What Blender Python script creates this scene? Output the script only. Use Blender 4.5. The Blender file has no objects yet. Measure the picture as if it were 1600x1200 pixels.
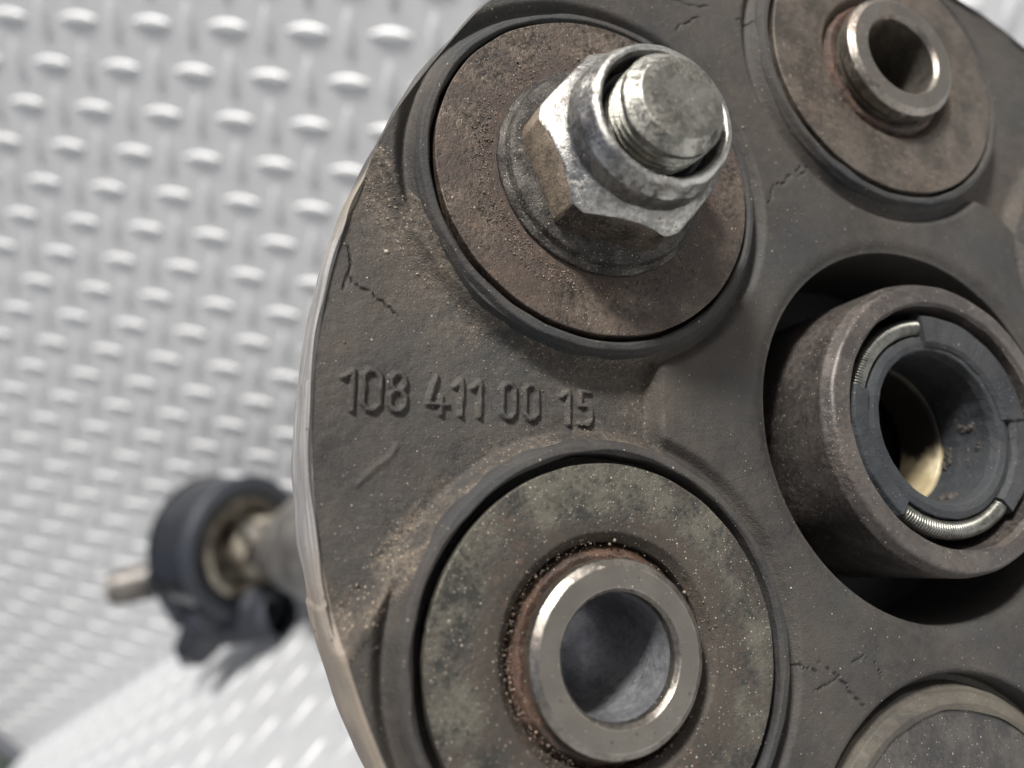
import bpy, math, random
import numpy as np
from mathutils import Matrix, Vector
random.seed(7); rng = np.random.default_rng(7)
MM = 0.001
C = bpy.context.scene.collection

# ------------------------------------------------------------------ camera, sky, sun, exposure
# world axes seen from the camera (rows: along the seam, into the wall, up)
W = np.array([[0.7188110, 0.5047110, 0.4780977], [0.2325458, 0.4735343, -0.8495221], [-0.6551588, 0.7218255, 0.2230132]])
CAM = np.array([8.5125, -79.9338, 126.6708])            # camera position, mm (floor = 0, hub above the origin)
cam_d = bpy.data.cameras.new('camera'); cam = bpy.data.objects.new('camera', cam_d); C.objects.link(cam)
m = Matrix.Identity(4)
for i in range(3):
    for j in range(3): m[i][j] = W[i, j]
    m[i][3] = CAM[i] * MM
cam.matrix_world = m
cam_d.sensor_width = 36; cam_d.lens = 1136.504 / 1600 * 36
cam_d.clip_start = 0.005; cam_d.clip_end = 50
cam_d.dof.use_dof = True; cam_d.dof.focus_distance = 0.073; cam_d.dof.aperture_fstop = 15.5
bpy.context.scene.camera = cam

SUN = np.array([0.42, -0.14, 0.89]); SUN = SUN / np.linalg.norm(SUN)
elev = math.asin(SUN[2]); azim = math.atan2(SUN[0], SUN[1])
world = bpy.data.worlds.new('World'); bpy.context.scene.world = world; world.use_nodes = True
nt = world.node_tree; nt.nodes.clear()
wo = nt.nodes.new('ShaderNodeOutputWorld'); bg = nt.nodes.new('ShaderNodeBackground'); sk = nt.nodes.new('ShaderNodeTexSky')
sk.sky_type = 'NISHITA'; sk.sun_disc = False; sk.sun_elevation = elev; sk.sun_rotation = azim
sk.air_density = 0.8; sk.dust_density = 8.0; sk.ozone_density = 1.0
nt.links.new(sk.outputs[0], bg.inputs[0]); bg.inputs[1].default_value = 0.055; nt.links.new(bg.outputs[0], wo.inputs[0])
sd = bpy.data.lights.new('sun', 'SUN'); sd.energy = 5.0; sd.angle = math.radians(9); sd.color = (1.0, 0.975, 0.94)
so = bpy.data.objects.new('sun', sd); C.objects.link(so); so.rotation_euler = Vector(SUN).to_track_quat('Z', 'Y').to_euler(); so.location = (0.3, -0.3, 1)
vs = bpy.context.scene.view_settings; vs.view_transform = 'Standard'; vs.look = 'None'; vs.exposure = 0.72; vs.gamma = 1

# ------------------------------------------------------------------ node helpers
class G:
    """small helper that writes a material's node graph; lengths in millimetres of the object's own frame"""
    def __init__(s, name):
        s.m = bpy.data.materials.new(name); s.m.use_nodes = True; s.t = s.m.node_tree; s.t.nodes.clear()
        s.out = s.t.nodes.new('ShaderNodeOutputMaterial'); s.b = s.t.nodes.new('ShaderNodeBsdfPrincipled')
        s.t.links.new(s.b.outputs[0], s.out.inputs[0])
        tc = s.t.nodes.new('ShaderNodeTexCoord'); s.p = s.vm('SCALE', tc.outputs['Object'], sc=1000.0); s._bump = None
    def put(s, sock, v):
        if v is None: return
        if isinstance(v, bpy.types.NodeSocket): s.t.links.new(v, sock)
        elif isinstance(v, (tuple, list)):
            sock.default_value = tuple(v) + ((1.0,) if len(v) == 3 and sock.type == 'RGBA' else ())
        else: sock.default_value = v
    def vm(s, op, a, b=None, sc=None):
        n = s.t.nodes.new('ShaderNodeVectorMath'); n.operation = op; s.put(n.inputs[0], a)
        if b is not None: s.put(n.inputs[1], b)
        if sc is not None: n.inputs['Scale'].default_value = sc
        return n.outputs['Value'] if op in ('LENGTH', 'DOT_PRODUCT', 'DISTANCE') else n.outputs[0]
    def mt(s, op, a, b=None, c=None, clamp=False):
        n = s.t.nodes.new('ShaderNodeMath'); n.operation = op; n.use_clamp = clamp
        s.put(n.inputs[0], a); s.put(n.inputs[1], b)
        if c is not None: s.put(n.inputs[2], c)
        return n.outputs[0]
    def noise(s, scale, detail=4, rough=.55, vec=None, dist=0):
        n = s.t.nodes.new('ShaderNodeTexNoise'); s.put(n.inputs['Vector'], vec or s.p)
        n.inputs['Scale'].default_value = scale; n.inputs['Detail'].default_value = detail
        n.inputs['Roughness'].default_value = rough; n.inputs['Distortion'].default_value = dist
        return n.outputs['Fac']
    def vor(s, scale, vec=None, feature='F1', out='Distance'):
        n = s.t.nodes.new('ShaderNodeTexVoronoi'); n.feature = feature; s.put(n.inputs['Vector'], vec or s.p); n.inputs['Scale'].default_value = scale
        return n.outputs[out]
    def ramp(s, v, lo, hi):
        n = s.t.nodes.new('ShaderNodeMapRange'); n.interpolation_type = 'SMOOTHSTEP'; s.put(n.inputs[0], v)
        n.inputs[1].default_value = lo; n.inputs[2].default_value = hi
        return n.outputs[0]
    def mix(s, f, a, b):
        n = s.t.nodes.new('ShaderNodeMix'); n.data_type = 'RGBA'; s.put(n.inputs[0], f); s.put(n.inputs[6], a); s.put(n.inputs[7], b)
        return n.outputs[2]
    def attr(s, name):
        n = s.t.nodes.new('ShaderNodeAttribute'); n.attribute_name = name; return n.outputs['Fac']
    def sep(s, v=None):
        n = s.t.nodes.new('ShaderNodeSeparateXYZ'); s.put(n.inputs[0], v or s.p); return n.outputs
    def comb(s, x, y, z):
        n = s.t.nodes.new('ShaderNodeCombineXYZ'); s.put(n.inputs[0], x); s.put(n.inputs[1], y); s.put(n.inputs[2], z); return n.outputs[0]
    def radial(s, cx=0, cy=0):
        q = s.vm('SUBTRACT', s.p, (cx, cy, 0.0)); q = s.vm('MULTIPLY', q, (1.0, 1.0, 0.0)); return s.vm('LENGTH', q)
    def bump(s, h, dist_mm, strength=1.0):
        n = s.t.nodes.new('ShaderNodeBump'); n.inputs['Strength'].default_value = strength; n.inputs['Distance'].default_value = dist_mm * MM
        s.put(n.inputs['Height'], h)
        if s._bump: s.put(n.inputs['Normal'], s._bump)
        s._bump = n.outputs[0]; s.put(s.b.inputs['Normal'], s._bump)
    def specks(s, scale, size, density, seed=0.0):
        """sparse dots: 1 inside a dot"""
        v = s.vm('ADD', s.p, (seed, seed * 1.7, seed * .3))
        d = s.vor(scale, v); col = s.vor(scale, v, out='Color'); x = s.sep(col)
        r = s.mt('MULTIPLY', x[1], size)
        inside = s.mt('LESS_THAN', d, r); pick = s.mt('LESS_THAN', x[0], density)
        return s.mt('MULTIPLY', inside, pick)
    def fin(s, col, rough, metal=0.0, spec=0.5):
        s.put(s.b.inputs['Base Color'], col); s.put(s.b.inputs['Roughness'], rough); s.put(s.b.inputs['Metallic'], metal)
        s.b.inputs['Specular IOR Level'].default_value = spec
        return s.m

def rubber_mat(name, lo, hi, dust, attrs=False, rough=.62, dustamt=.5, gr=1.0):
    g = G(name)
    n1 = g.noise(.07, 6, .6); n2 = g.noise(.6, 8, .72); n3 = g.noise(5.0, 3, .6); n4 = g.noise(.02, 2)
    col = g.mix(g.ramp(n2, .3, .7), lo, hi)
    col = g.mix(g.mt('MULTIPLY', g.ramp(g.noise(.045, 4, .6), .42, .62), .7), col, tuple(a * b for a, b in zip(hi, (.85, 1.0, 1.12))))
    dm = g.mt('MULTIPLY', g.ramp(g.mt('ADD', g.mt('MULTIPLY', n1, .7), g.mt('MULTIPLY', n3, .3)), .38, .66), dustamt)
    col = g.mix(dm, col, dust)
    if attrs:
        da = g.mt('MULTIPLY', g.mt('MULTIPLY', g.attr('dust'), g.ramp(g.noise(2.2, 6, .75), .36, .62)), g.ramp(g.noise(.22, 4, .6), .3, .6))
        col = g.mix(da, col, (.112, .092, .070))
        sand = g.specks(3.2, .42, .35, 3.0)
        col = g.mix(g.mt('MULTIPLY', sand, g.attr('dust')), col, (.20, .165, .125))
        cr = g.attr('crack')
        col = g.mix(g.mt('MULTIPLY', cr, .8), col, (.008, .008, .009))
    scf = g.ramp(g.noise(.9, 5, .6, g.vm('MULTIPLY', g.vm('ADD', g.p, g.comb(g.mt('MULTIPLY', g.noise(.3, 2), 3.0), 0.0, 0.0)), (.12, 2.4, 1.0))), .66, .72)
    col = g.mix(g.mt('MULTIPLY', scf, .22), col, (.11, .10, .088))
    sp = g.specks(1.3, .12, .30, 1.0); sp2 = g.specks(3.1, .17, .22, 9.0)
    sp = g.mt('MAXIMUM', sp, sp2)
    sp = g.mt('MULTIPLY', sp, .55)
    col = g.mix(sp, col, (.42, .39, .34))
    g.bump(n3, .10 * gr, .5); g.bump(g.noise(1.3, 5, .6), .16 * gr, .45); g.bump(g.noise(14, 2), .03 * gr, .5)
    if attrs:
        g.bump(g.mt('MULTIPLY', g.attr('dust'), g.noise(4.2, 3, .7)), .25, .7)
        g.bump(g.mt('MULTIPLY', g.attr('crack'), -1.0), .15, .9)
    g.bump(sp, .05, .6)
    r = g.mt('ADD', g.mt('MULTIPLY', n2, .25), rough - .12)
    return g.fin(col, r, 0.0, .22)

def steel_mat(name, light, dark, rust, rust_lo=.5, rust_hi=.7, facedirt=0, metal=.75, rough=.42, bump=.06, center=None, rrad=None, speck=.35, rustcol2=None, spk=(.5, .45, .38), seed=0.0, msc=1.0, oil=0):
    g = G(name)
    p = g.vm('ADD', g.p, (seed, seed * .6, seed * .4))
    n1 = g.noise(.22 * msc, 7, .62, p); n2 = g.noise(1.6 * msc, 6, .65, p); n3 = g.noise(7.0, 3, .6, p); n4 = g.noise(.11 * msc, 5, .6, g.vm('ADD', p, (40.0, 11.0, 5.0)))
    col = g.mix(g.ramp(g.mt('ADD', g.mt('MULTIPLY', n1, .6), g.mt('MULTIPLY', n2, .4)), .40, .60), dark, light)
    rv = g.mt('ADD', g.mt('MULTIPLY', n4, .65), g.mt('MULTIPLY', n2, .35))
    if center is not None:
        r = g.radial(*center); e = g.ramp(r, rrad[1], rrad[0])
        rv = g.mt('ADD', rv, g.mt('MULTIPLY', e, .22))
    rm = g.ramp(rv, rust_lo, rust_hi)
    col = g.mix(g.mt('MULTIPLY', rm, .85), col, rust)
    if rustcol2: col = g.mix(g.mt('MULTIPLY', rm, g.ramp(g.noise(.9, 6, .7, p), .52, .68)), col, rustcol2)
    if facedirt:
        tn = g.t.nodes.new('ShaderNodeTexCoord'); nz = g.sep(tn.outputs['Normal'])[2]
        fd = g.mt('MULTIPLY', g.ramp(nz, .93, .99), g.mt('ADD', g.mt('MULTIPLY', n2, .5), facedirt - .25), clamp=True)
        col = g.mix(fd, col, (.062, .058, .050))
    else: fd = None
    sp = g.mt('MAXIMUM', g.specks(1.5, .13, speck, seed), g.specks(3.6, .22, speck * .9, seed + 5))
    sp = g.mt('MULTIPLY', sp, .6)
    col = g.mix(sp, col, spk)
    dk = g.specks(1.7, .25, .22, seed + 11)
    col = g.mix(g.mt('MULTIPLY', dk, .6), col, (.02, .017, .014))
    g.bump(n2, bump * 2, .5); g.bump(n3, bump, .6); g.bump(g.mt('ADD', rm, g.mt('MULTIPLY', n3, rm)), .08, .5); g.bump(g.noise(18, 2, .5, p), bump * .4, .5); g.bump(sp, .06, .6)
    rr = g.mt('ADD', g.mt('MULTIPLY', n2, .3), rough - .15); rr = g.mt('ADD', rr, g.mt('MULTIPLY', rm, .25))
    me = g.mt('MULTIPLY', g.mt('SUBTRACT', 1.0, g.mt('MULTIPLY', rm, .75)), metal); me = g.mt('MULTIPLY', me, g.mt('SUBTRACT', 1.0, sp))
    if fd is not None: rr = g.mt('ADD', rr, g.mt('MULTIPLY', fd, .12)); me = g.mt('MULTIPLY', me, g.mt('SUBTRACT', 1.0, g.mt('MULTIPLY', fd, .5)))
    return g.fin(col, rr, me)

# ------------------------------------------------------------------ mesh helpers (millimetres in, metres out)
def mesh_obj(name, v, f, mat, parent=None, smooth=True, sharp=38, attrs=None, world=False):
    me = bpy.data.meshes.new(name)
    v = np.asarray(v, dtype=np.float64) * MM
    if isinstance(f, np.ndarray) and f.ndim == 2:
        k = f.shape[1]; me.vertices.add(len(v)); me.vertices.foreach_set('co', v.ravel().astype(np.float32))
        me.loops.add(f.size); me.loops.foreach_set('vertex_index', f.ravel().astype(np.int32))
        me.polygons.add(len(f)); me.polygons.foreach_set('loop_start', (np.arange(len(f)) * k).astype(np.int32))
        me.update(calc_edges=True); me.validate()
    else:
        me.from_pydata([tuple(p) for p in v], [], [tuple(int(i) for i in q) for q in f]); me.update()
    if attrs:
        for an, av in attrs.items():
            a = me.attributes.new(an, 'FLOAT', 'POINT'); a.data.foreach_set('value', np.asarray(av, dtype=np.float32))
    if smooth:
        me.shade_smooth()
        if sharp: me.set_sharp_from_angle(angle=math.radians(sharp))
    me.materials.append(mat)
    o = bpy.data.objects.new(name, me); C.objects.link(o)
    if parent is not None: o.parent = parent
    return o

def grid_faces(nr, nc, wrap=True, flip=False):
    i = np.arange(nr - 1)[:, None]; j = np.arange(nc if wrap else nc - 1)[None, :]; j2 = (j + 1) % nc
    a = i * nc + j; b = i * nc + j2; c = (i + 1) * nc + j2; d = (i + 1) * nc + j
    q = np.stack([a, b, c, d], -1).reshape(-1, 4)
    return q[:, ::-1].copy() if flip else q

def fillet(pts, closed=False):
    """pts: (r, z, radius) -> rounded profile with support points"""
    out = []; n = len(pts)
    for i, (x, z, r) in enumerate(pts):
        if (i == 0 or i == n - 1) or r <= 0: out.append((x, z)); continue
        p = np.array([x, z], dtype=float); a = np.array(pts[i - 1][:2], dtype=float) - p; b = np.array(pts[i + 1][:2], dtype=float) - p
        la, lb = np.linalg.norm(a), np.linalg.norm(b); a /= la; b /= lb
        ang = math.acos(max(-1, min(1, float(a @ b)))); t = min(r / math.tan(ang / 2), la * .45, lb * .45)
        p0, p1 = p + a * t, p + b * t
        out.append(tuple(p0 + a * min(.06, la * .04)))
        for k in range(6):
            s = k / 5; out.append(tuple((1 - s) ** 2 * p0 + 2 * s * (1 - s) * p + s * s * p1))
        out.append(tuple(p1 + b * min(.06, lb * .04)))
    return out

def wob(th, amp, seed, lo=2, hi=23):
    r = np.random.default_rng(seed); o = np.zeros_like(th)
    for k in range(lo, hi): o += r.normal() * np.sin(k * th + r.uniform(0, 6.28)) / math.sqrt(k)
    return o * amp / 2.0

def lathe(prof, c=(0, 0), seg=256, amp=0.0, seed=1, lean=(0, 0), z0=0, zamp=None, rfun=None):
    th = np.linspace(0, 2 * math.pi, seg, endpoint=False); P = []
    for k, (r, z) in enumerate(prof):
        w = wob(th, amp, seed + k // 9, 3, 30) if amp else 0
        zz = z + (wob(th, zamp, seed + 50, 2, 12) if zamp else 0) + 0 * th
        rr = r + w * min(1, r / 3)
        P.append(np.stack([c[0] + rr * np.cos(th) + lean[0] * (z - z0), c[1] + rr * np.sin(th) + lean[1] * (z - z0), zz], -1))
    V = np.concatenate(P); return V, grid_faces(len(prof), seg, True)

def tag(o, label=None, cat=None, group=None, kind=None):
    for k, v in (('label', label), ('category', cat), ('group', group), ('kind', kind)):
        if v: o[k] = v
    return o
def empty(name, M, label, cat):
    e = bpy.data.objects.new(name, None); C.objects.link(e); e.matrix_world = M; e.empty_display_size = .02
    return tag(e, label, cat)
def tube(path, rad, seg=10, closed=False):
    path = np.array(path, dtype=float); n = len(path)
    if closed: t = np.roll(path, -1, 0) - np.roll(path, 1, 0)
    else: t = np.gradient(path, axis=0)
    t /= np.linalg.norm(t, axis=1)[:, None]
    t = t.astype(float); up = np.array([0, 0, 1.0]); V = []
    rad = np.broadcast_to(rad, (n,))
    for i in range(n):
        a = np.cross(t[i], up)
        if np.linalg.norm(a) < .05: a = np.cross(t[i], [1, 0, 0])
        a /= np.linalg.norm(a); b = np.cross(a, t[i])
        th = np.linspace(0, 2 * math.pi, seg, endpoint=False)
        V.append(path[i] + rad[i] * (np.cos(th)[:, None] * a + np.sin(th)[:, None] * b))
    V = np.concatenate(V)
    f = grid_faces(n, seg, True)
    if closed:
        j = np.arange(seg); j2 = (j + 1) % seg; a = (n - 1) * seg
        f = np.concatenate([f, np.stack([a + j, a + j2, j2, j], -1)])
    return V, f

# ------------------------------------------------------------------ the room: diamond plate wall and floor
A = 22.95                                            # tread pitch
def alu_mat(name, tint, metal=.45):
    g = G(name)
    n1 = g.noise(.012, 4); n2 = g.noise(.12, 5, .6); n3 = g.noise(1.5, 4)
    sc = g.noise(.5, 5, .6, g.vm('MULTIPLY', g.p, (.06, 1.0, 1.0)))
    c = g.mix(g.ramp(n2, .3, .7), tuple(t * .93 for t in tint), tint)
    c = g.mix(g.mt('MULTIPLY', g.ramp(sc, .5, .72), .35), c, (.62, .62, .62))
    g.bump(n3, .08, .4); g.bump(n2, .5, .25)
    return g.fin(c, g.mt('ADD', g.mt('MULTIPLY', n1, .2), .46), metal)
alu_wall = alu_mat('brushed aluminium wall', (.64, .65, .65), .2); alu_floor = alu_mat('brushed aluminium floor', (.34, .35, .36), .4)
WY = 300.67
def slab(name, lo, hi, mat, kind=None):
    x0, y0, z0 = lo; x1, y1, z1 = hi
    v = [(x, y, z) for x in (x0, x1) for y in (y0, y1) for z in (z0, z1)]
    f = [(0, 1, 3, 2), (4, 6, 7, 5), (0, 4, 5, 1), (2, 3, 7, 6), (0, 2, 6, 4), (1, 5, 7, 3)]
    o = mesh_obj(name, v, f, mat, smooth=False)
    if kind: o['kind'] = kind
    return o
XL = -1010
floor = slab('floor', (XL, -1400, -3), (1300, WY, 0), alu_floor, 'structure')
wall = slab('wall', (XL, WY, -3), (1300, WY + 3, 1000), alu_wall, 'structure')

def tread_mesh(name, mat):
    L, Wd, H = 25.0, 6.8, 1.2; ns, nt_ = 17, 13
    V = []
    for i in range(ns):
        s = -1 + 2 * i / (ns - 1); hw = Wd / 2 * max(0.0, (1 - abs(s) ** 2.1)) + .05
        for j in range(nt_):
            t = -1 + 2 * j / (nt_ - 1)
            h = H * (1 - abs(t) ** 3.2) * (1 - abs(s) ** 3) ** .8 + .02
            V.append((s * L / 2, t * hw, h - (0.15 if abs(t) == 1 or abs(s) == 1 else 0)))
    me = bpy.data.meshes.new(name)
    f = grid_faces(ns, nt_, False, True)
    me.from_pydata([tuple(c * MM for c in p) for p in V], [], [tuple(int(k) for k in q) for q in f]); me.shade_smooth(); me.materials.append(mat)
    return me
def place_treads(parent, me, cands, limit=300):
    """cands: (position, x axis, normal). The ones that show largest become single objects, the rest one mesh."""
    inv = W.T
    vis = []; rest = []
    for p, ax, n in cands:
        d = inv @ (p - CAM)
        if d[2] < -20:
            u = 800 - 1136.5 * d[0] / d[2] ; v = 600 + 1136.5 * d[1] / d[2]
            if -60 < u < 1660 and -60 < v < 1260:
                # hidden behind the big disc?
                q = p - CAM; k = (HUB - CAM) @ ND / (q @ ND); hit = CAM + q * k
                if 0 < k < 1 and np.linalg.norm(hit - HUB) < 62: rest.append((p, ax, n)); continue
                vis.append((-d[2], p, ax, n)); continue
        if d[2] < 200 and np.linalg.norm(p - CAM) < 900: rest.append((p, ax, n))
    vis.sort(key=lambda t: t[0])
    for k, (dd, p, ax, n) in enumerate(vis):
        if k >= limit: rest.append((p, ax, n)); continue
        o = bpy.data.objects.new('tread', me); C.objects.link(o)
        y = np.cross(n, ax); M = Matrix(((ax[0], y[0], n[0], p[0] * MM), (ax[1], y[1], n[1], p[1] * MM), (ax[2], y[2], n[2], p[2] * MM), (0, 0, 0, 1)))
        o.parent = parent; o.matrix_world = M
    base = np.array([tuple(v.co) for v in me.vertices]) / MM; fb = np.array([list(p.vertices) for p in me.polygons]); V = []; F = []
    for p, ax, n in rest:
        y = np.cross(n, ax); V.append(base @ np.stack([ax, y, n]) + p); F.append(fb + len(base) * len(F))
    if V:
        o = mesh_obj('tread_field', np.concatenate(V), np.concatenate(F), me.materials[0], parent); o['kind'] = 'stuff'
HUB = np.array([0, 0, 73.05]); RD = np.array([[0.48789559, 0.38612888, 0.78285527], [0.44324874, 0.66302245, -0.60326760], [-0.75198966, 0.64133121, 0.15233459]])
ND = RD[:, 2]
e0 = np.array([16.4708, 0, -15.9852]); e1 = np.array([-17.6839, 0, -15.4787]); org = np.array([-303.54, WY, 387.567])
u0 = e0 / np.linalg.norm(e0); u1 = e1 / np.linalg.norm(e1)
nw = np.array([0, -1.0, 0]); cw = []
for i in range(-45, 75):
    for j in range(-45, 60):
        p = org + e0 * i + e1 * j
        if XL + 12 < p[0] < 1290 and 13 < p[2] < 990: cw.append((p, u0 if (i + j) % 2 else u1, nw))
place_treads(wall, tread_mesh('tread', alu_wall), cw)
s2 = math.sqrt(.5); f0 = np.array([s2, s2, 0]); f1 = np.array([-s2, s2, 0]); nf = np.array([0, 0, 1.0]); cf = []
for i in range(-90, 90):
    for j in range(-90, 90):
        p = np.array([-300.0, 200, 0]) + A * (f0 * i + f1 * j)
        if XL + 12 < p[0] < 1290 and -1390 < p[1] < WY - 14: cf.append((p, f0 if (i + j) % 2 else f1, nf))
place_treads(floor, tread_mesh('tread', alu_floor), cf)
# folded dark edging at the left end of the sheets and the grass beyond
g = G('dark green grass'); ground_m = g.fin(g.mix(g.ramp(g.noise(.06, 5, .7), .35, .65), (.008, .014, .010), (.02, .028, .018)), .9)
gr = slab('ground', (-6000, -5000, -60), (5000, 5000, -40), ground_m, 'structure')
g = G('dark rubber edging'); edge_m = g.fin(g.mix(g.noise(.1, 4), (.05, .055, .065), (.12, .125, .14)), .5)
V, F = tube([(XL - 7, WY - 4, z) for z in np.linspace(-20, 1000, 30)], 8, 12)
tag(mesh_obj('edge_trim', V, F, edge_m), 'dark rounded trim running down the left end of the diamond plate wall', 'trim')

# ------------------------------------------------------------------ the coupling
Mdisc = Matrix(((RD[0][0], RD[0][1], RD[0][2], 0), (RD[1][0], RD[1][1], RD[1][2], 0), (RD[2][0], RD[2][1], RD[2][2], HUB[2] * MM), (0, 0, 0, 1)))
disc = empty('rubber_coupling', Mdisc, 'big round black rubber drive shaft coupling with steel bushings and a moulded number', 'flex coupling')
PA = np.array([-41.21, 23.89]); PB = np.array([-40.84, -23.42]); PC = np.array([-.06, 47.16])
def rot2(p, d):
    a = math.radians(d); return np.array([p[0] * math.cos(a) - p[1] * math.sin(a), p[0] * math.sin(a) + p[1] * math.cos(a)])
PD = np.array([0.0, -47.15]); PE = rot2((47.15, 0), 30); PF = rot2((47.15, 0), -30)
RO = 68.15

# --- height field of the front face
def sst(x, a, b):
    t = np.clip((x - a) / (b - a), 0, 1); return t * t * (3 - 2 * t)
def seg_dist(X, Y, p, q):
    p = np.array(p, float); q = np.array(q, float); d = q - p; L = d @ d
    t = np.clip(((X - p[0]) * d[0] + (Y - p[1]) * d[1]) / L, 0, 1)
    return np.hypot(X - p[0] - t * d[0], Y - p[1] - t * d[1])
def vnoise(X, Y, s, seed):
    """smooth value noise, period s mm"""
    r = np.random.default_rng(seed); T = r.random((256, 256)); x = X / s + 100; y = Y / s + 100
    xi = np.floor(x).astype(int); yi = np.floor(y).astype(int); fx = x - xi; fy = y - yi; fx = fx * fx * (3 - 2 * fx); fy = fy * fy * (3 - 2 * fy)
    g_ = lambda a, b: T[a % 256, b % 256]
    return (g_(xi, yi) * (1 - fx) + g_(xi + 1, yi) * fx) * (1 - fy) + (g_(xi, yi + 1) * (1 - fx) + g_(xi + 1, yi + 1) * fx) * fy - .5
def pocket(X, Y):
    """depth factor 0..1 of the pocket between A and B, and dust"""
    def side(P, Cc, sgn):
        r = 18.9 if sgn < 0 else 19.2; d = Cc - P; D = np.linalg.norm(d); th = math.atan2(d[1], d[0]) + sgn * math.asin(r / D)
        u = np.array([math.cos(th), math.sin(th)]); tT = D * math.cos(math.asin(r / D))
        n = np.array([u[1], -u[0]]) * (1 if sgn < 0 else -1)         # towards the pocket
        t = (X - P[0]) * u[0] + (Y - P[1]) * u[1]
        if n @ (Cc - P) > 0: n = -n
        dl = (X - P[0]) * n[0] + (Y - P[1]) * n[1]; dc = np.hypot(X - Cc[0], Y - Cc[1]) - r
        return np.where(t < tT, dl, dc), 3.8 - .9 * sst(t, tT - 6, tT + 5)
    da, la = side(np.array([-64.9, 23.2]), PA, -1); db, lb = side(np.array([-63.9, -22.3]), PB, 1)
    bow = 34.2 - np.minimum(.02 * Y ** 2, 1.2)
    dp = np.where((np.abs(Y) > 17) & (X > -40), -4.0, -X - bow)
    cv = lambda d, w: 1 - (1 - np.clip(d / w, 0, 1)) ** 2.0
    fa = cv(da, la); fb = cv(db, lb * .6); fp = sst(dp + .25 * vnoise(X, Y, 2.5, 44), -.1, 1.0)
    dep = np.minimum(np.minimum(fa, fb), fp)
    line = lambda d, w: (w > 3.3) * sst(d, -.5, .2) * (1 - sst(d, 2.4, 4.2))  # slope strips: dust, and by B also the lit slope painted paler
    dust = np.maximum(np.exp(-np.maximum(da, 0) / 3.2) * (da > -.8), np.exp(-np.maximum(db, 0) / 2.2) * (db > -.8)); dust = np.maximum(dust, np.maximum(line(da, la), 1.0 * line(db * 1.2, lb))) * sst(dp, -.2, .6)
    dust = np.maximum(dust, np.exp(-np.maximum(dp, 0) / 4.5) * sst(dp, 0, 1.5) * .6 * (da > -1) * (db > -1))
    return dep, dust
digits = {'1': [[(.05, .8), (.8, 1), (.8, 0)]],
 '0': [[(.3, 1), (.7, 1), (1, .86), (1, .14), (.7, 0), (.3, 0), (0, .14), (0, .86), (.3, 1)]],
 '8': [[(.35, 1), (.7, 1), (.95, .86), (.95, .68), (.7, .54), (.3, .54), (.08, .68), (.08, .86), (.35, 1)], [(.3, .54), (.7, .54), (1, .38), (1, .14), (.72, 0), (.28, 0), (0, .14), (0, .38), (.3, .54)]],
 '4': [[(.42, 1), (0, .26), (1, .26)], [(.68, .46), (.68, 0)]],
 '5': [[(.95, 1), (.12, 1), (.08, .56), (.68, .58), (1, .44), (1, .14), (.7, 0), (.1, .02)]]}
boxes = [('1', -65.85, -64.75, -3.05, .72), ('0', -64.05, -62.6, -2.9, .85), ('8', -61.75, -60.35, -2.8, .75), ('4', -58.3, -56.45, -2.85, .82), ('1', -55.9, -55.0, -2.8, .72),
 ('1', -54.2, -53.2, -2.8, .72), ('0', -51.25, -50.05, -2.72, .72), ('0', -49.0, -47.75, -2.6, .78), ('1', -45.3, -44.35, -2.85, .62), ('5', -43.45, -42.25, -2.8, .65)]
kx = lambda x: -71.6 + (x + 71.6) * 1.037; ky = lambda y: -15.3 + (y + 15.3) * 1.037
boxes = [(c_, kx(a_), kx(b_), ky(d_) + .22, ky(e_)) for c_, a_, b_, d_, e_ in boxes]
cracks = [[(-19.9, 24.5), (-19.2, 25.2), (-18.9, 26.4), (-18.3, 27.6), (-16.9, 28.0), (-15.9, 29.3)], [(-14.9, 29.2), (-13.9, 30.0), (-12.6, 31.4)], [(-15.1, 29.8), (-14.2, 30.8)],
 [(-12.2, -29.4), (-13.6, -28.2), (-14.8, -26.9), (-16, -25.7), (-17.6, -24.7)], [(-13.4, -25.0), (-11.9, -24.4), (-10.6, -25.0), (-9.9, -26.6)], [(-18.3, -27.4), (-16.8, -27.0), (-15.2, -26.2)], [(-20.4, -25.2), (-18.9, -25.4), (-17.9, -26.0)],
 [(-66.2, 9.0), (-65.6, 11.6), (-66.0, 13.4)], [(-65.6, 10.2), (-63.2, 8.6), (-60.9, 7.1)], [(-30.5, 45.2), (-29.6, 46.3), (-27.2, 47.8)], [(-32, 49.5), (-29, 49.2), (-26, 49.8)], [(-22, 49), (-19.5, 49.6), (-17.5, 49.2)]]
def jag(pl, seed):
    r = np.random.default_rng(seed); out = [np.array(pl[0], float)]
    for a, b in zip(pl[:-1], pl[1:]):
        a = np.array(a, float); b = np.array(b, float); n = max(2, int(np.linalg.norm(b - a) / .45))
        for k in range(1, n + 1): out.append(a + (b - a) * k / n + (r.normal(0, .11, 2) if k < n else 0))
    return out
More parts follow.
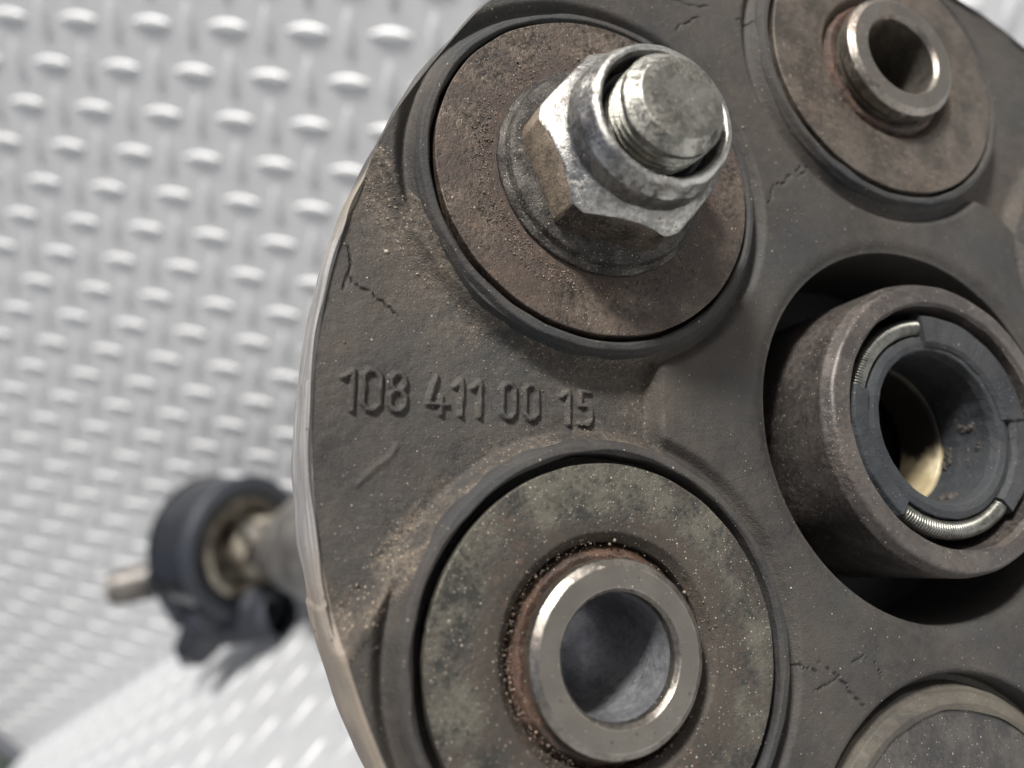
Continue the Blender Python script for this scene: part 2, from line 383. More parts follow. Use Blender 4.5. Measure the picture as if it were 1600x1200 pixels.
def field(X, Y):
    z = np.zeros_like(X); dust = np.zeros_like(X)
    for d in (0, -120, 120):
        c, s = math.cos(math.radians(-d)), math.sin(math.radians(-d)); Xr = X * c - Y * s; Yr = X * s + Y * c
        dep, du = pocket(Xr, Yr); z -= 2.4 * dep
        if d == 0: dust = np.maximum(dust, du)
        else: dust = np.maximum(dust, du * .5)
    inpock = z < -.3; z0_ = z.copy()
    # grooves round the bushings
    for P in (PA, PB, PC, PF, PE):
        r = np.hypot(X - P[0], Y - P[1]); k = 1 - sst(r, 20.2, 21.5); wp = np.clip(z0_ / -1.2, 0, 1); sh = 1 - sst(r, 18.7, 20.9); near = r < 22.5; z = np.where(near, z + wp * .95 * sh + (1 - wp) * (.55 * (1 - sst(r, 18.7, 20.0)) - 1.05 * k * sst(r, 19.0, 20.4)), z); z = np.where(r < 18.75, np.minimum(z, -2.2), z); z = np.where(r < 16.8, -26.0, z)
    for P in (PD,):
        r = np.hypot(X - P[0], Y - P[1]); z = np.where(r < 16.5, -26.0, z - 3.0 * (1 - sst(r, 20.15, 20.75)) - .3 * (1 - sst(r, 20.6, 21.2)))
    # central rim: soft bevel down to the opening
    R_ = np.hypot(X, Y); z -= .5 * (1 - sst(R_, 21.8, 23.6)) ** 1.5
    # lettering, flaw
    t = np.zeros_like(X); sel = (X < -40) & (Y > -11) & (Y < 3)
    xs, ys = X[sel], Y[sel]; tt = np.zeros_like(xs)
    for ch, x0, x1, y0, y1 in boxes:
        for pl in digits[ch]:
            for p, q in zip(pl[:-1], pl[1:]):
                d = seg_dist(xs, ys, (x0 + p[0] * (x1 - x0), y0 + p[1] * (y1 - y0)), (x0 + q[0] * (x1 - x0), y0 + q[1] * (y1 - y0)))
                d = d + .10 * vnoise(xs, ys, .5, 5)
                tt = np.maximum(tt, 1 - sst(d, .08, .38))
    fl = seg_dist(xs, ys, (-60.5, -5.3), (-60.9, -6.3)); fl = np.minimum(fl, seg_dist(xs, ys, (-60.9, -6.3), (-62.2, -7.3))); fl = np.minimum(fl, seg_dist(xs, ys, (-62.2, -7.3), (-63.8, -9.0)))
    tt = np.maximum(tt * .44, .17 * (1 - sst(fl + .12 * vnoise(xs, ys, .8, 61), .02, .42)))
    t[sel] = tt; z += t
    # waviness and lumps
    z += .10 * vnoise(X, Y, 6, 1) + .05 * vnoise(X, Y, 2.0, 2) + np.where(inpock, .06, .02) * vnoise(X, Y, .7, 3)
    gritty = dust * (vnoise(X, Y, .9, 8) + vnoise(X, Y, .45, 9)); z += .14 * gritty
    cr = np.zeros_like(X)
    for k, pl in enumerate(cracks):
        J = jag(pl, k); xs0 = [p[0] for p in J]; ys0 = [p[1] for p in J]
        sel = (X > min(xs0) - 1) & (X < max(xs0) + 1) & (Y > min(ys0) - 1) & (Y < max(ys0) + 1)
        if not sel.any(): continue
        d = np.full(sel.sum(), 9.0); xs, ys = X[sel], Y[sel]
        for p, q in zip(J[:-1], J[1:]): d = np.minimum(d, seg_dist(xs, ys, p, q))
        w = .105 + .09 * vnoise(xs, ys, .8, 30 + k)
        cr[sel] = np.maximum(cr[sel], 1 - sst(d, w * .3, w * 1.3))
    z -= .12 * cr
    return z, dust, cr
def deg(a, b, st): return np.arange(a, b, st)
TH = np.radians(np.concatenate([deg(0, 52, 1.2), deg(52, 100, .28), deg(100, 160, .24), deg(160, 176, .2), deg(176, 184.6, .1), deg(184.6, 200, .2), deg(200, 314, .24), deg(314, 360, 1.2)]))
RR = np.concatenate([np.array([21.8, 21.95, 22.2, 22.5, 22.9, 23.4]), deg(23.9, 40, .26), deg(40, 67.4, .155), np.array([67.4, 67.7, 67.95, RO])])
T_, R_ = np.meshgrid(TH, RR); X = R_ * np.cos(T_); Y = R_ * np.sin(T_)
Z, DU, CR = field(X, Y)
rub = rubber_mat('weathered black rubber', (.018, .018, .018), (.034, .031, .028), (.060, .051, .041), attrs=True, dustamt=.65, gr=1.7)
nC = len(TH)
# inner wall of the opening continues down
Vf = np.stack([X, Y, Z], -1).reshape(-1, 3)
wall_rows = []
for (r, z) in ((21.72, -.75), (21.75, -1.3), (21.8, -3), (21.8, -15)):
    wall_rows.append(np.stack([r * np.cos(TH), r * np.sin(TH), np.full(nC, z)], -1))
V = np.concatenate([np.concatenate(wall_rows[::-1]), Vf]); F = grid_faces(len(RR) + 4, nC, True, True)
zpad = np.zeros(4 * nC)
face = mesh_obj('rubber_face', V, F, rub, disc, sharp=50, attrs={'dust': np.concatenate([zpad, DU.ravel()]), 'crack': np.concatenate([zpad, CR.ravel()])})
# outer band
ze = Z[-1]
g = G('worn rim rubber')
s = g.sep(); th = g.mt('ARCTAN2', s[1], s[0]); rr = g.radial()
pv = g.comb(g.mt('MULTIPLY', th, 4.0), g.mt('MULTIPLY', rr, 5.0), g.mt('MULTIPLY', s[2], 2.2))
n = g.noise(1.0, 6, .6, pv); n2 = g.noise(.35, 5, .6, pv)
c = g.mix(g.ramp(n, .35, .65), (.11, .108, .106), (.235, .23, .225))
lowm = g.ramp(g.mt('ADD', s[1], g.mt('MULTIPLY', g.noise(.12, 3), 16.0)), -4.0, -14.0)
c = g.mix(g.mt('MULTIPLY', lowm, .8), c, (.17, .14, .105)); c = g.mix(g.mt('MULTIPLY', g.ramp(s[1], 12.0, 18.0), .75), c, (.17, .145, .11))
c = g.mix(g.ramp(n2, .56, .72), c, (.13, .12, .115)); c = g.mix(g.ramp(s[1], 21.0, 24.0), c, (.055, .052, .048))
c = g.mix(g.specks(1.2, .25, .3, 2.0), c, (.08, .06, .045))
g.bump(n, .22, .8); g.bump(g.noise(2.5, 4), .1, .5)
rimm = g.fin(c, g.mt('ADD', g.mt('MULTIPLY', n2, .25), .5), 0, .35)
rows = []
prof = [(68.1, -.02, 1), (68.3, -.25, .9), (68.45, -.55, .6), (68.7, -1.6, .2), (68.95, -3.0, 0), (69.15, -5.5, 0), (69.2, -8, 0), (69.0, -8.6, 0), (69.05, -9.4, 0), (69.25, -10, 0), (69.2, -16, 0), (68.6, -24, 0), (67.6, -28, 0), (22, -28, 0)]
for k, (r, z, f_) in enumerate(prof):
    w = wob(TH, .16, 70 + k // 2, 5, 90) * (0 if k == 0 else 1) if k < 13 else 0
    chip = -.5 * np.exp(-((np.degrees(TH) - 161) / 3.2) ** 2) * (0 < k < 6) - .25 * np.exp(-((np.degrees(TH) - 167) / 1.5) ** 2) * (1 < k < 5)
    stepn = np.where(np.degrees(TH) > 196.2, .22, 0) * (1 < k < 12)
    rows.append(np.stack([(r + w + chip + stepn) * np.cos(TH), (r + w + chip + stepn) * np.sin(TH), ze * max(f_, .0) + z], -1))
mesh_obj('rim_band', np.concatenate(rows), grid_faces(len(rows), nC, True, True), rimm, disc, sharp=50)
# grains of sand and dust lying in the pocket and on the lower boss
g = G('sand grains'); n = g.noise(.8, 2); sand_m = g.fin(g.mix(g.ramp(n, .35, .65), (.05, .042, .033), (.27, .235, .19)), .6)
ico = np.array([(0, 0, -1), (.72, -.53, -.45), (-.28, -.85, -.45), (-.89, 0, -.45), (-.28, .85, -.45), (.72, .53, -.45), (.28, -.85, .45), (-.72, -.53, .45), (-.72, .53, .45), (.28, .85, .45), (.89, 0, .45), (0, 0, 1)])
icf = np.array([(0, 1, 2), (1, 0, 5), (0, 2, 3), (0, 3, 4), (0, 4, 5), (1, 5, 10), (2, 1, 6), (3, 2, 7), (4, 3, 8), (5, 4, 9), (1, 10, 6), (2, 6, 7), (3, 7, 8), (4, 8, 9), (5, 9, 10), (6, 10, 11), (7, 6, 11), (8, 7, 11), (9, 8, 11), (10, 9, 11)])
def grains(name, pts, sizes, mat, parent):
    k = len(pts); s_ = sizes[:, None, None] * rng.uniform(.6, 1.2, (k, 1, 3)); V = ico[None] * s_ + pts[:, None, :]
    F = icf[None] + (np.arange(k) * 12)[:, None, None]
    o = mesh_obj(name, V.reshape(-1, 3), F.reshape(-1, 3), mat, parent, sharp=None); o['kind'] = 'stuff'; return o
n = 60000; px = rng.uniform(-67.5, -10, n); py = rng.uniform(-42, 48, n); zz, dd, _ = field(px, py)
rad = np.hypot(px, py); ok = (rad < 67.6) & (rad > 24)
for P in (PA, PB, PC): ok &= np.hypot(px - P[0], py - P[1]) > 20.6
low = np.exp(-((px + 60) ** 2 + (py + 17) ** 2) / 60)
ok &= rng.random(n) < (.35 + 1.3 * (vnoise(px, py, 2.6, 77) > .0)) * np.clip(dd ** 2 * .26 + low * .12 + .008, 0, 1)
pts = np.stack([px, py, zz + .02], -1)[ok]; grains('sand_grains', pts, rng.gamma(1.7, .022, len(pts)) + .022, sand_m, disc)

# --- bushings
lipm = rubber_mat('dark rubber lip', (.017, .017, .018), (.031, .030, .029), (.056, .049, .041), dustamt=.6, rough=.72, gr=1.6)
wA = steel_mat('rust brown washer steel', (.115, .092, .070), (.030, .025, .021), (.030, .018, .012), .42, .58, metal=.6, rough=.38, center=tuple(PA), rrad=(10.5, 14.5), seed=3.0, bump=.07, speck=.3, rustcol2=(.075, .048, .031))
wB = steel_mat('olive grey washer steel', (.098, .092, .072), (.026, .026, .023), (.024, .018, .013), .46, .60, metal=.5, rough=.45, center=tuple(PB), rrad=(9.5, 15.0), seed=17.0, bump=.06, speck=.7, rustcol2=(.055, .036, .025), msc=1.3)
wC = steel_mat('dull brown washer steel', (.092, .078, .063), (.045, .038, .031), (.062, .043, .029), .52, .68, metal=.5, rough=.5, center=tuple(PC), rrad=(9.5, 12), seed=29.0, bump=.05, speck=.3)
wD = steel_mat('grey washer steel', (.062, .056, .05), (.026, .025, .024), (.05, .033, .024), .55, .7, metal=.4, rough=.5, seed=41.0, bump=.06, speck=.6)
sleeveT = steel_mat('bare steel sleeve', (.27, .25, .22), (.17, .155, .135), (.16, .10, .06), .60, .74, metal=.9, rough=.30, bump=.025, speck=.15, seed=51.0, facedirt=.78)
sleeveC = steel_mat('dull steel sleeve', (.22, .205, .18), (.14, .125, .105), (.11, .055, .03), .50, .66, metal=.85, rough=.34, bump=.03, speck=.15, seed=57.0, facedirt=.8)
boreM = steel_mat('grey bore steel', (.26, .265, .28), (.15, .155, .165), (.10, .08, .06), .58, .72, metal=.6, rough=.38, bump=.04, speck=.1, seed=61.0)
RING = [(18.0, -1.6, 0), (18.05, .75, .12), (18.3, 1.12, .25), (18.95, 1.0, .35), (19.3, .35, .4), (19.7, -1.0, .5), (20.3, -3.2, 0)]
def bushing(P, seed, wz, wr, wm, hole, tilt=0, zoff=0, parts=('lip', 'washer')):
    V, F = lathe(fillet([(r, z + zoff, q) for r, z, q in RING]), P, 300, .10, seed, zamp=.05)
    o1 = mesh_obj('rubber_lip', V, F, lipm, disc, sharp=60)
    W_ = fillet([(16.5, wz - 2.2, 0), (wr, wz - 2.2, .1), (wr, wz - .05, .16), (hole + 2.0, wz + .0, .8), (hole + .9, wz - .15, .5), (hole, wz - 1.2, .3), (hole, wz - 5, 0)])
    V, F = lathe(W_, P, 300, .035, seed + 1, zamp=.03)
    # outer edge flat worn spot on the near side
    r = np.hypot(V[:, 0] - P[0], V[:, 1] - P[1])
    V[:, 2] += .05 * vnoise(V[:, 0], V[:, 1], 3.5, seed)
    mesh_obj('washer', V, F, wm, disc)
bushing(PA, 11, 1.40, 17.62, wA, 9.3); bushing(PB, 21, 1.10, 17.12, wB, 9.9); bushing(PC, 31, 1.22, 17.55, wC, 9.3)
bushing(PE, 46, 1.2, 17.5, wC, 9.3); bushing(PF, 36, 1.10, 17.3, wB, 9.5)
# sleeves that stand proud
def sleeve(P, top, ro, ri, mt_, seed, base=True, lean=(0, 0)):
    pr = fillet([(ro - .45, -4, 0), (ro - .45, top - 2.4, .2), (ro, top - 1.9, .3), (ro, top - .55, .3), (ro - .75, top, .25), (ri + .35, top, .2), (ri, top - .5, .3), (ri, -24, 0)])
    V, F = lathe(pr, P, 220, .02, seed, lean)
    o = mesh_obj('steel_sleeve', V, F, mt_, disc)
    return o
sleeve(PB, 2.75, 8.42, 5.5, sleeveT, 5); sleeve(PC, 3.85, 8.3, 5.3, sleeveC, 6); sleeve(PF, 2.75, 8.4, 5.5, sleeveT, 8)
# crusty collar at the foot of each sleeve
for P, h in ((PB, .4), (PC, 1.0)):
    V, F = lathe(fillet([(8.0, h - .2, 0), (8.9, h, .3), (9.35, h - .9, .3), (10.3, -2.2, 0)]), P, 240, .16, 91, zamp=.1)
    mesh_obj('rust_collar', V, F, steel_mat('rust crust', (.075, .042, .028), (.022, .014, .010), (.06, .026, .013), .45, .62, metal=.15, rough=.5, bump=.16, speck=.8, seed=71.0), disc)
# bore linings and the grey bowl closing the lower bore
for P, top in ((PB, 2.2), (PC, 3.3), (PF, 2.2)):
    V, F = lathe([(5.45, -7.0), (5.47, -3), (5.47, top - .7)][::1], P, 160); F = F[:, ::-1].copy()
    mesh_obj('bore_lining', V, F, boreM, disc)
V, F = lathe([(5.5, -4.5), (5.42, -5.5), (5.1, -7), (4.4, -8.5), (3.3, -9.6), (1.8, -10.3), (.01, -10.5)], PB, 90); F = F[:, ::-1].copy(); mesh_obj('bore_plug', V, F, boreM, disc)
for P in (PD,):
    V, F = lathe(fillet([(16.9, -1.1, 0), (16.95, -.45, .1), (17.6, -.3, .2), (18.7, -.75, .25), (18.9, -1.5, .1), (19.3, -1.7, .2), (19.6, -2.8, .2), (21.6, -2.9, 0)]), P, 300, .10, 43, zamp=.06)
    mesh_obj('rubber_lip', V, F, rubber_mat('tan dusty rubber lip', (.035, .033, .029), (.06, .054, .045), (.09, .08, .062), dustamt=.8), disc, sharp=60)
    V, F = lathe(fillet([(17.0, -2.6, 0), (17.0, -.75, .2), (10, -.6, .3), (8.5, -1.2, .3), (6, -1.3, .3), (6, -20, 0)]), P, 260, .04, 47, zamp=.04)
    mesh_obj('washer', V, F, wD, disc)
V, F = lathe([(6.5, -23), (.01, -23.1)], PC, 40); mesh_obj('bore_bottom', V, F, lipm, disc)  # added dark cap, keeps the open bore black inside
# dark plate added behind the hub opening so no light leaks through
g = G('blackened steel'); blk = g.fin(g.mix(g.noise(.4, 4), (.010, .010, .010), (.02, .019, .018)), .6, .4)
V, F = lathe([(22.2, -15), (22.2, -15.05), (8.7, -15.1), (9, -26), (.01, -26)], (0, 0), 120); mesh_obj('hub_light_stop', V, F, blk, disc)

# --- lock nut and bolt end on the upper bushing
nutm = steel_mat('plated nut steel', (.42, .415, .39), (.18, .175, .165), (.15, .11, .07), .56, .72, metal=.95, rough=.36, bump=.05, speck=.3, seed=83.0, rustcol2=(.09, .06, .035), msc=1.3)
nutshade = steel_mat('dirty shaded nut steel', (.135, .112, .085), (.032, .027, .022), (.05, .032, .02), .5, .66, metal=.45, rough=.42, bump=.10, speck=.9, seed=87.0, spk=(.6, .52, .42), msc=1.6)
nuttan = steel_mat('sand caked nut steel', (.27, .22, .16), (.13, .105, .08), (.10, .07, .045), .5, .66, metal=.3, rough=.4, bump=.12, speck=.9, seed=89.0, spk=(.6, .52, .42), msc=1.8)
boltm = steel_mat('cut bolt steel', (.30, .295, .265), (.10, .10, .085), (.085, .075, .045), .50, .66, metal=.9, rough=.33, bump=.06, speck=.35, seed=95.0, facedirt=.6, msc=1.6)
LEAN = (.040, -.042)
V, F = lathe(fillet([(8, 1.2, 0), (11.45, 1.3, 0), (11.5, 1.8, .35), (10.9, 2.3, .3), (10.6, 3.0, .4), (9.4, 3.5, .3), (8, 3.8, 0)]), PA, 260, .05, 101, LEAN, 1.4)
flm = steel_mat('gritty flange steel', (.065, .06, .052), (.018, .016, .014), (.02, .014, .01), .5, .62, metal=.6, rough=.36, bump=.14, speck=.9, seed=103.0, msc=2.2)
flange = mesh_obj('nut_flange', V, F, flm, disc)
seg = 360; th = np.linspace(0, 2 * math.pi, seg, endpoint=False)
phi = (np.degrees(th) - 173) % 60; hexr = 8.75 / np.cos(np.radians(phi - 30)); hexr = np.minimum(hexr, 9.72)
zt = 8.75 - (hexr - 8.75) * 1.05
rows = [(hexr - .1, np.full(seg, 3.4)), (hexr, np.full(seg, 3.7)), (hexr, (3.7 + zt) / 2), (hexr, zt - .12), (hexr - .08, zt + .02)]
for k in (.25, .5, .75): rows.append((hexr - .08 + (8.05 - hexr + .08) * k, zt + (9.35 - zt) * k))
collar = fillet([(8.05, 9.35, 0), (7.75, 9.75, .5), (7.65, 11.7, .8), (6.95, 13.3, 1.3), (6.35, 13.55, .5), (6.0, 12.9, .4), (6.0, 10.6, .3), (5.25, 10.4, 0), (4.0, 11.2, 0)])
for r, z in collar: rows.append((np.full(seg, r) + wob(th, .03, int(r * 7), 3, 20), np.full(seg, z)))
V = []
for r, z in rows: V.append(np.stack([PA[0] + r * np.cos(th) + LEAN[0] * (z - 1.4), PA[1] + r * np.sin(th) + LEAN[1] * (z - 1.4), z], -1))
V = np.concatenate(V); rr = np.hypot(V[:, 0] - PA[0] - LEAN[0] * (V[:, 2] - 1.4), V[:, 1] - PA[1] - LEAN[1] * (V[:, 2] - 1.4))
# wear: flattened lumps and small dents on the hexagon and two nicks in the collar
V[:, 0] += .07 * vnoise(V[:, 1], V[:, 2] * 2, 1.3, 3); V[:, 1] += .07 * vnoise(V[:, 0], V[:, 2] * 2, 1.1, 4)
for (a, zc, w) in ((-66, 12.7, .35), (-38, 12.6, .45)):
    p = np.array([PA[0] + 7.3 * math.cos(math.radians(a)) + .5, PA[1] + 7.3 * math.sin(math.radians(a)) - .5, zc]); d = np.linalg.norm((V - p) * np.array([1, 1, .5]), axis=1)
    V[:, 2] -= .35 * np.exp(-(d / w) ** 2)
F = grid_faces(len(rows), seg, True)
nut = mesh_obj('lock_nut', V, F, nutm, disc, sharp=32); nut.data.materials.append(nutshade); nut.data.materials.append(nuttan)
for p in nut.data.polygons:
    if p.vertices[0] // seg < 3 and abs(p.normal.z) < .3:
        c = p.center / MM; a = math.degrees(math.atan2(c[1] - PA[1], c[0] - PA[0])) % 360
        if 170 < a < 232: p.material_index = 2
        elif 231 < a < 300: p.material_index = 1  # lower flats: shade put into the colour with a darker, dirty steel
# groove filler (nylon ring, black with oil) and bolt with thread
prof = [(5.05, 8)]
zz = 9.0; th_b = np.linspace(0, 2 * math.pi, 200, endpoint=False)
while zz < 13.6: prof += [(4.66, zz), (4.70, zz + .10), (5.02, zz + .34), (5.04, zz + .42), (4.74, zz + .62)]; zz += .72
prof += fillet([(4.7, 14.1, 0), (4.98, 14.25, .1), (4.98, 14.75, .25), (3.95, 15.9, .35), (3.1, 16.05, .2), (0.02, 15.95, 0)])
V, F = lathe(prof, PA, 200, .04, 111, LEAN, 1.4)
V[:, 2] += np.where(V[:, 2] > 14, .08 * vnoise(V[:, 0], V[:, 1], 1.6, 12), 0)
mesh_obj('bolt', V, F, boltm, disc, sharp=34)
V, F = lathe([(6.05, 11.0), (5.6, 11.3), (5.0, 11.2)], PA, 120, .03, 5, LEAN, 1.4); g = G('oily nylon ring'); mesh_obj('nylon_ring', V, F, g.fin((.012, .012, .012), .25), disc)
# dirt around the nut foot
n = 9000; a = rng.uniform(0, 6.283, n); r = rng.normal(12.6, .9, n); ok = (r > 12.0) & (r < 16)
w = .35 + .65 * np.clip(np.cos(a - math.radians(215)), 0, 1); ok &= rng.random(n) < w * .45
pts = np.stack([PA[0] + r * np.cos(a), PA[1] + r * np.sin(a), np.full(n, 1.42)], -1)[ok]
gm = G('dark dirt'); dark_dirt = gm.fin(gm.mix(gm.ramp(gm.noise(1.5, 2), .4, .6), (.03, .024, .018), (.16, .12, .09)), .45)
grains('dirt_grains', pts, rng.gamma(2.2, .018, len(pts)) + .02, dark_dirt, disc)
n = 7000; a = rng.uniform(0, 6.283, n); r = rng.normal(9.3, .75, n); ok = (r > 8.7) & (r < 15)
w = .15 + .85 * np.clip(np.cos(a - math.radians(185)), 0, 1); ok &= rng.random(n) < w * .35
pts = np.stack([PB[0] + r * np.cos(a), PB[1] + r * np.sin(a), np.clip(.95 - (10.6 - r) * .8, -.6, 1.1)], -1)[ok]
grains('dirt_grains', pts, rng.gamma(2.2, .018, len(pts)) + .02, dark_dirt, disc)

# --- centre: steel sleeve, rubber seal, garter spring, ivory bush
hubm = steel_mat('brown grey hub steel', (.088, .078, .070), (.046, .041, .038), (.032, .022, .017), .50, .68, metal=.55, rough=.48, bump=.05, speck=.35, seed=121.0, rustcol2=(.11, .066, .042))
V, F = lathe(fillet([(16.9, -14.5, 0), (16.7, 2.2, .8), (16.05, 3.55, .6), (14.1, 3.7, .25), (13.75, 3.2, .3), (13.7, -13, 0)]), (0, 0), 320, .05, 131, zamp=.04)
mesh_obj('hub_sleeve', V, F, hubm, disc)
sealm = rubber_mat('blue black seal rubber', (.012, .014, .017), (.024, .027, .031), (.05, .048, .044), dustamt=.55, rough=.62, gr=2.6)
V, F = lathe(fillet([(13.8, -5.0, 0), (12.7, -5, .4), (12.4, .2, .4), (10.5, .3, .2), (10.4, 2.1, .25), (9.6, 2.35, .3), (8.75, 2.2, .3), (8.5, 1.2, .3), (8.6, -3, .5), (8.9, -5.4, .3), (9.3, -5.9, 0)]), (0, 0), 260, .05, 141)
mesh_obj('seal_lip', V, F, sealm, disc)
def arc_block(a0, a1, prof, seg=60, amp=.04, seed=1):
    th = np.radians(np.linspace(a0, a1, seg)); n = len(prof); V = []
    for k, t in enumerate(th):
        e = min(k, seg - 1 - k); sh = 1.0
        for r, z in prof: V.append((r * math.cos(t), r * math.sin(t), z))
    V = np.array(V); V[:, 2] += amp * 2 * vnoise(V[:, 0], V[:, 1], 1.2, seed)
    F = [tuple(int(x) for x in q) for q in grid_faces(seg, n, True, True)]; F += [tuple(range(n)), tuple(range((seg - 1) * n + n - 1, (seg - 1) * n - 1, -1))]
    return V, F
tabq = fillet([(9.3, .9, 0), (9.2, 2.4, .2), (9.7, 2.8, .3), (12.6, 2.9, .3), (12.95, 2.1, .25), (12.9, -.5, 0), (9.4, -.5, 0)])
tabp = fillet([(10.5, 1.3, 0), (10.45, 2.3, .15), (10.8, 2.75, .2), (12.6, 2.85, .3), (12.95, 2.1, .25), (12.9, -.5, 0), (10.6, -.5, 0)])
for a0, a1, sd_ in ((163, 233, 1), (7.5, 98, 2), (-48, 5.5, 3)):
    V, F = arc_block(a0, a1, tabq if sd_ == 2 else tabp, 70, .06, sd_); V[:, 0] += .22 * vnoise(V[:, 1], V[:, 0], 1.7, sd_ + 5); V[:, 1] += .22 * vnoise(V[:, 0], V[:, 1], 1.5, sd_ + 9); mesh_obj('seal_tab', V, F, sealm, disc, sharp=45)
# garter spring: one wire wound in a ring, seen between the tabs
turns = 210; npt = turns * 9; t = np.linspace(0, 2 * math.pi, npt, endpoint=False); q = t * turns
Rm, rs = 11.6, .88; path = np.stack([(Rm + rs * np.cos(q)) * np.cos(t), (Rm + rs * np.cos(q)) * np.sin(t), 1.5 + rs * np.sin(q)], -1)
V, F = tube(path, .185, 5, True)
springm = steel_mat('grey spring wire', (.20, .20, .18), (.09, .09, .08), (.09, .08, .06), .6, .75, metal=.85, rough=.36, bump=.01, speck=.0, seed=151.0)
sag = np.where((np.degrees(np.arctan2(V[:, 1], V[:, 0])) < -55), 1.0, 0)
mesh_obj('garter_spring', V, F, springm, disc, sharp=None)
V, F = tube(np.stack([Rm * np.cos(t[::16]), Rm * np.sin(t[::16]), np.full(len(t[::16]), 1.35)], -1), .6, 8, True); g = G('black grease'); grease = g.fin((.012, .011, .010), .3)
mesh_obj('spring_core', V, F, grease, disc)
g = G('ivory bush with painted shade'); ivp = g.sep(); ivm = g.ramp(g.mt('ADD', ivp[1], g.mt('MULTIPLY', g.noise(.35, 5, .6), 6.0)), 2.6, .6)  # ivory below; shade of the upper bore painted in as dark colour
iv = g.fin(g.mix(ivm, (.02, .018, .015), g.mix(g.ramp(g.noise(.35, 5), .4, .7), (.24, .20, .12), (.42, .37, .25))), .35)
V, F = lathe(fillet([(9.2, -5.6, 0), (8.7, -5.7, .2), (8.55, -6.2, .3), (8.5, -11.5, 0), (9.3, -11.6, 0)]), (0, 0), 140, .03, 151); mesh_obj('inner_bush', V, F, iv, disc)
# lumps of dried grease on the right inside of the seal
g = G('dried grease'); grm = g.fin(g.mix(g.noise(.9, 3), (.008, .007, .006), (.045, .036, .028)), .75)
n = 2200; a = np.radians(rng.uniform(-72, 8, n)); zc = rng.uniform(-4.9, -.2, n); r = 8.62 + 0 * zc
pts = np.stack([r * np.cos(a), r * np.sin(a), zc], -1); ok = (vnoise(a * 9, zc, 1.6, 21) > -.08)
grains('grease_lumps', pts[ok], rng.gamma(1.1, .11, ok.sum()) + .05, grm, disc)

# --- driven flange and fittings behind the coupling
V, F = lathe(fillet([(60, -29.5, 0), (60, -35, .6), (24, -36, 1), (20, -52, 1.5), (17, -60, 1), (.01, -60, 0)]), (0, 0), 120); V2 = V
mesh_obj('drive_flange', V, F[:, ::-1].copy(), blk, disc)

# ------------------------------------------------------------------ centre support bearing with its shaft, out of focus behind
BP = np.array([-391.9, 229.6, 58.5]); bn = W @ np.array([.86, .02, .51]); bn /= np.linalg.norm(bn)
bx = np.cross([0, 0, 1.0], bn); bx /= np.linalg.norm(bx); by = np.cross(bn, bx)
Mb = Matrix(((bx[0], by[0], bn[0], BP[0] * MM), (bx[1], by[1], bn[1], BP[1] * MM), (bx[2], by[2], bn[2], BP[2] * MM), (0, 0, 0, 1)))
brg = empty('support_bearing', Mb, 'blurred shaft support bearing with black rubber ring and two bracket ears on the metal floor', 'bearing')
g = G('dark painted steel'); dps = g.fin(g.mix(g.noise(.08, 4), (.03, .032, .038), (.07, .073, .08)), .22, .7)
g = G('bearing rubber'); brb = g.fin(g.mix(g.noise(.08, 4), (.010, .012, .018), (.022, .026, .034)), .55)
g = G('bare cast steel'); cst = g.fin(g.mix(g.ramp(g.noise(.07, 5), .4, .62), (.09, .075, .055), (.34, .31, .25)), .45, .45)
g = G('brown steel'); brs = g.fin(g.mix(g.ramp(g.noise(.07, 5), .4, .62), (.06, .055, .05), (.14, .13, .115)), .45, .3)
V, F = lathe(fillet([(40, -40, 0), (43, -38, 2), (44, -20, 3), (44, -4, 2), (40, -3, 1)]), (0, 0), 120); mesh_obj('outer_shell', V, F, dps, brg)
V, F = lathe(fillet([(44.5, -6, 0), (46, 1, 2), (41, 4, 2), (34, 2, 2), (32, -6, 2), (31, -12, 0)]), (0, 0), 120); mesh_obj('rubber_ring', V, F, brb, brg)
V, F = lathe(fillet([(33, -10, 0), (32, 1, 1), (28, 3, 1), (25, 0, 1), (24, -8, 1), (12, -12, 0)]), (0, 0), 100); mesh_obj('inner_race', V, F, cst, brg)
V, F = lathe([(44, -38), (30, -41), (.01, -42)], (0, 0), 60); mesh_obj('back_cover', V, F[:, ::-1].copy(), dps, brg)
# yoke: hub plus two ears with a cross hole, beige
V, F = lathe(fillet([(13, -14, 0), (14, 10, 2), (20, 14, 2), (20, 22, 2), (8, 24, 0)]), (0, 0), 80); mesh_obj('yoke_hub', V, F, cst, brg)
def ear(cx, cy, cz, rad, th_, ax, mat, name='yoke_ear'):
    """thick ring standing on edge, axis ax"""
    ax = np.array(ax, float); ax /= np.linalg.norm(ax); u = np.cross(ax, [0, 0, 1.0]); u /= np.linalg.norm(u); w = np.cross(ax, u)
    V, F = lathe(fillet([(rad * .5, -th_, 0), (rad * .52, -th_, .2), (rad, -th_, 1), (rad, th_, 1), (rad * .52, th_, .5), (rad * .5, -th_, 0)]), (0, 0), 48)
    V = V @ np.stack([u, w, ax]) + np.array([cx, cy, cz]); return mesh_obj(name, V, F, mat, brg)
ear(14, -14, 26, 13, 4, (.9, -.3, .3), cst); ear(-10, 16, 28, 13, 4, (.9, -.3, .3), brs)
V, F = tube([(-18, 10, 30), (18, -10, 30)], 7, 24); mesh_obj('cross_pin', V, F, brs, brg)
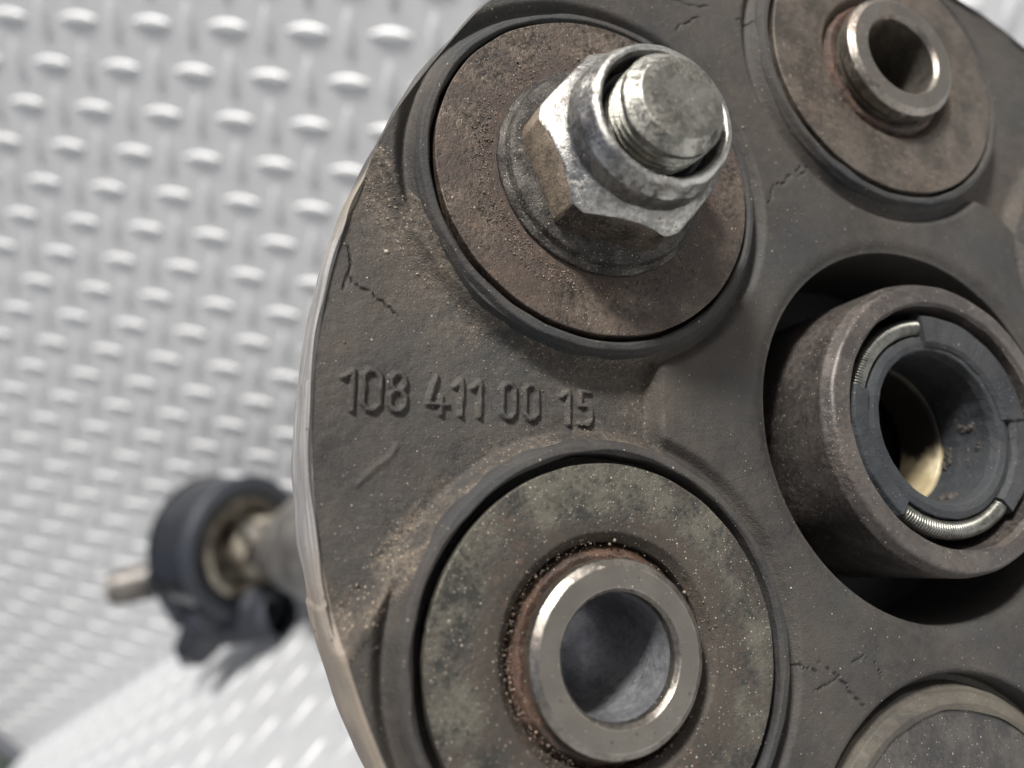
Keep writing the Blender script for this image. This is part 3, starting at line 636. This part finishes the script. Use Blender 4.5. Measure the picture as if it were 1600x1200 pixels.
# shaft tube running from the yoke back to the coupling's flange
inv = Mb.inverted(); tgt = np.array(inv @ (Mdisc @ Vector((0, 0, -.058)))) / MM
st = np.array([0, 0, 36.0]); path = [st + (tgt - st) * k for k in np.linspace(0, 1, 12)]
V, F = tube(path, np.concatenate([[15, 22, 26], np.full(8, 28.0), [20]]), 40); mesh_obj('shaft_tube', V, F, brs, brg)
# bracket: strap with two ears
def world_to_b(p): return np.array(inv @ Vector(np.array(p) * MM)) / MM
def pxw(u, v, d): return W @ (np.array([(u - 800) / 1136.5, -(v - 600) / 1136.5, -1]) * d) + CAM
p0 = world_to_b(pxw(275, 898, 492)); p1 = world_to_b(pxw(230, 908, 486)); p2 = world_to_b(pxw(172, 922, 480))
V, F = tube([p0, p1, p1 * .3 + p2 * .7, p2, p2 + (p2 - p1) * .02], [13, 12.5, 11.5, 10, .1], 24); mesh_obj('bracket_stub', V, F, brs, brg)
g = G('bright stud end'); br_ = g.fin((.9, .86, .78), .25, .9)
V, F = tube([p2 - (p2 - p1) * .05, p2 + (p2 - p1) * .06, p2 + (p2 - p1) * .1], [4.5, 4.2, .1], 16); mesh_obj('stud_tip', V, F, br_, brg)
q0 = world_to_b(pxw(345, 945, 478)); q1 = world_to_b(pxw(322, 985, 476)); q2 = world_to_b(pxw(298, 1022, 474)); q3 = world_to_b(pxw(286, 1040, 474))
V, F = tube([q0, q1, q2, q3], [17, 16, 12, 2], 24); V = V.copy(); mesh_obj('bracket_tab', V, F, dps, brg)
k0 = world_to_b(pxw(275, 900, 488)); k1 = world_to_b(pxw(300, 950, 484)); k2 = world_to_b(pxw(360, 975, 476)); k3 = world_to_b(pxw(440, 955, 464))
V, F = tube([k0, k1, k2, k3], [16, 15, 14, 16], 24); mesh_obj('bracket_strap', V, F, brb, brg)
for k_, (u_, v_, d_, r_) in enumerate(((262, 905, 484, 13), (335, 962, 470, 15), (405, 950, 462, 12))):
    c_ = world_to_b(pxw(u_, v_, d_)); V, F = tube([c_ - [0, 0, 7], c_ - [0, 0, 5], c_ + [0, 0, 5], c_ + [0, 0, 8]], [r_ * .6, r_, r_, r_ * .5], 18); mesh_obj('bracket_lug', V, F, dps if k_ == 0 else brb, brg)
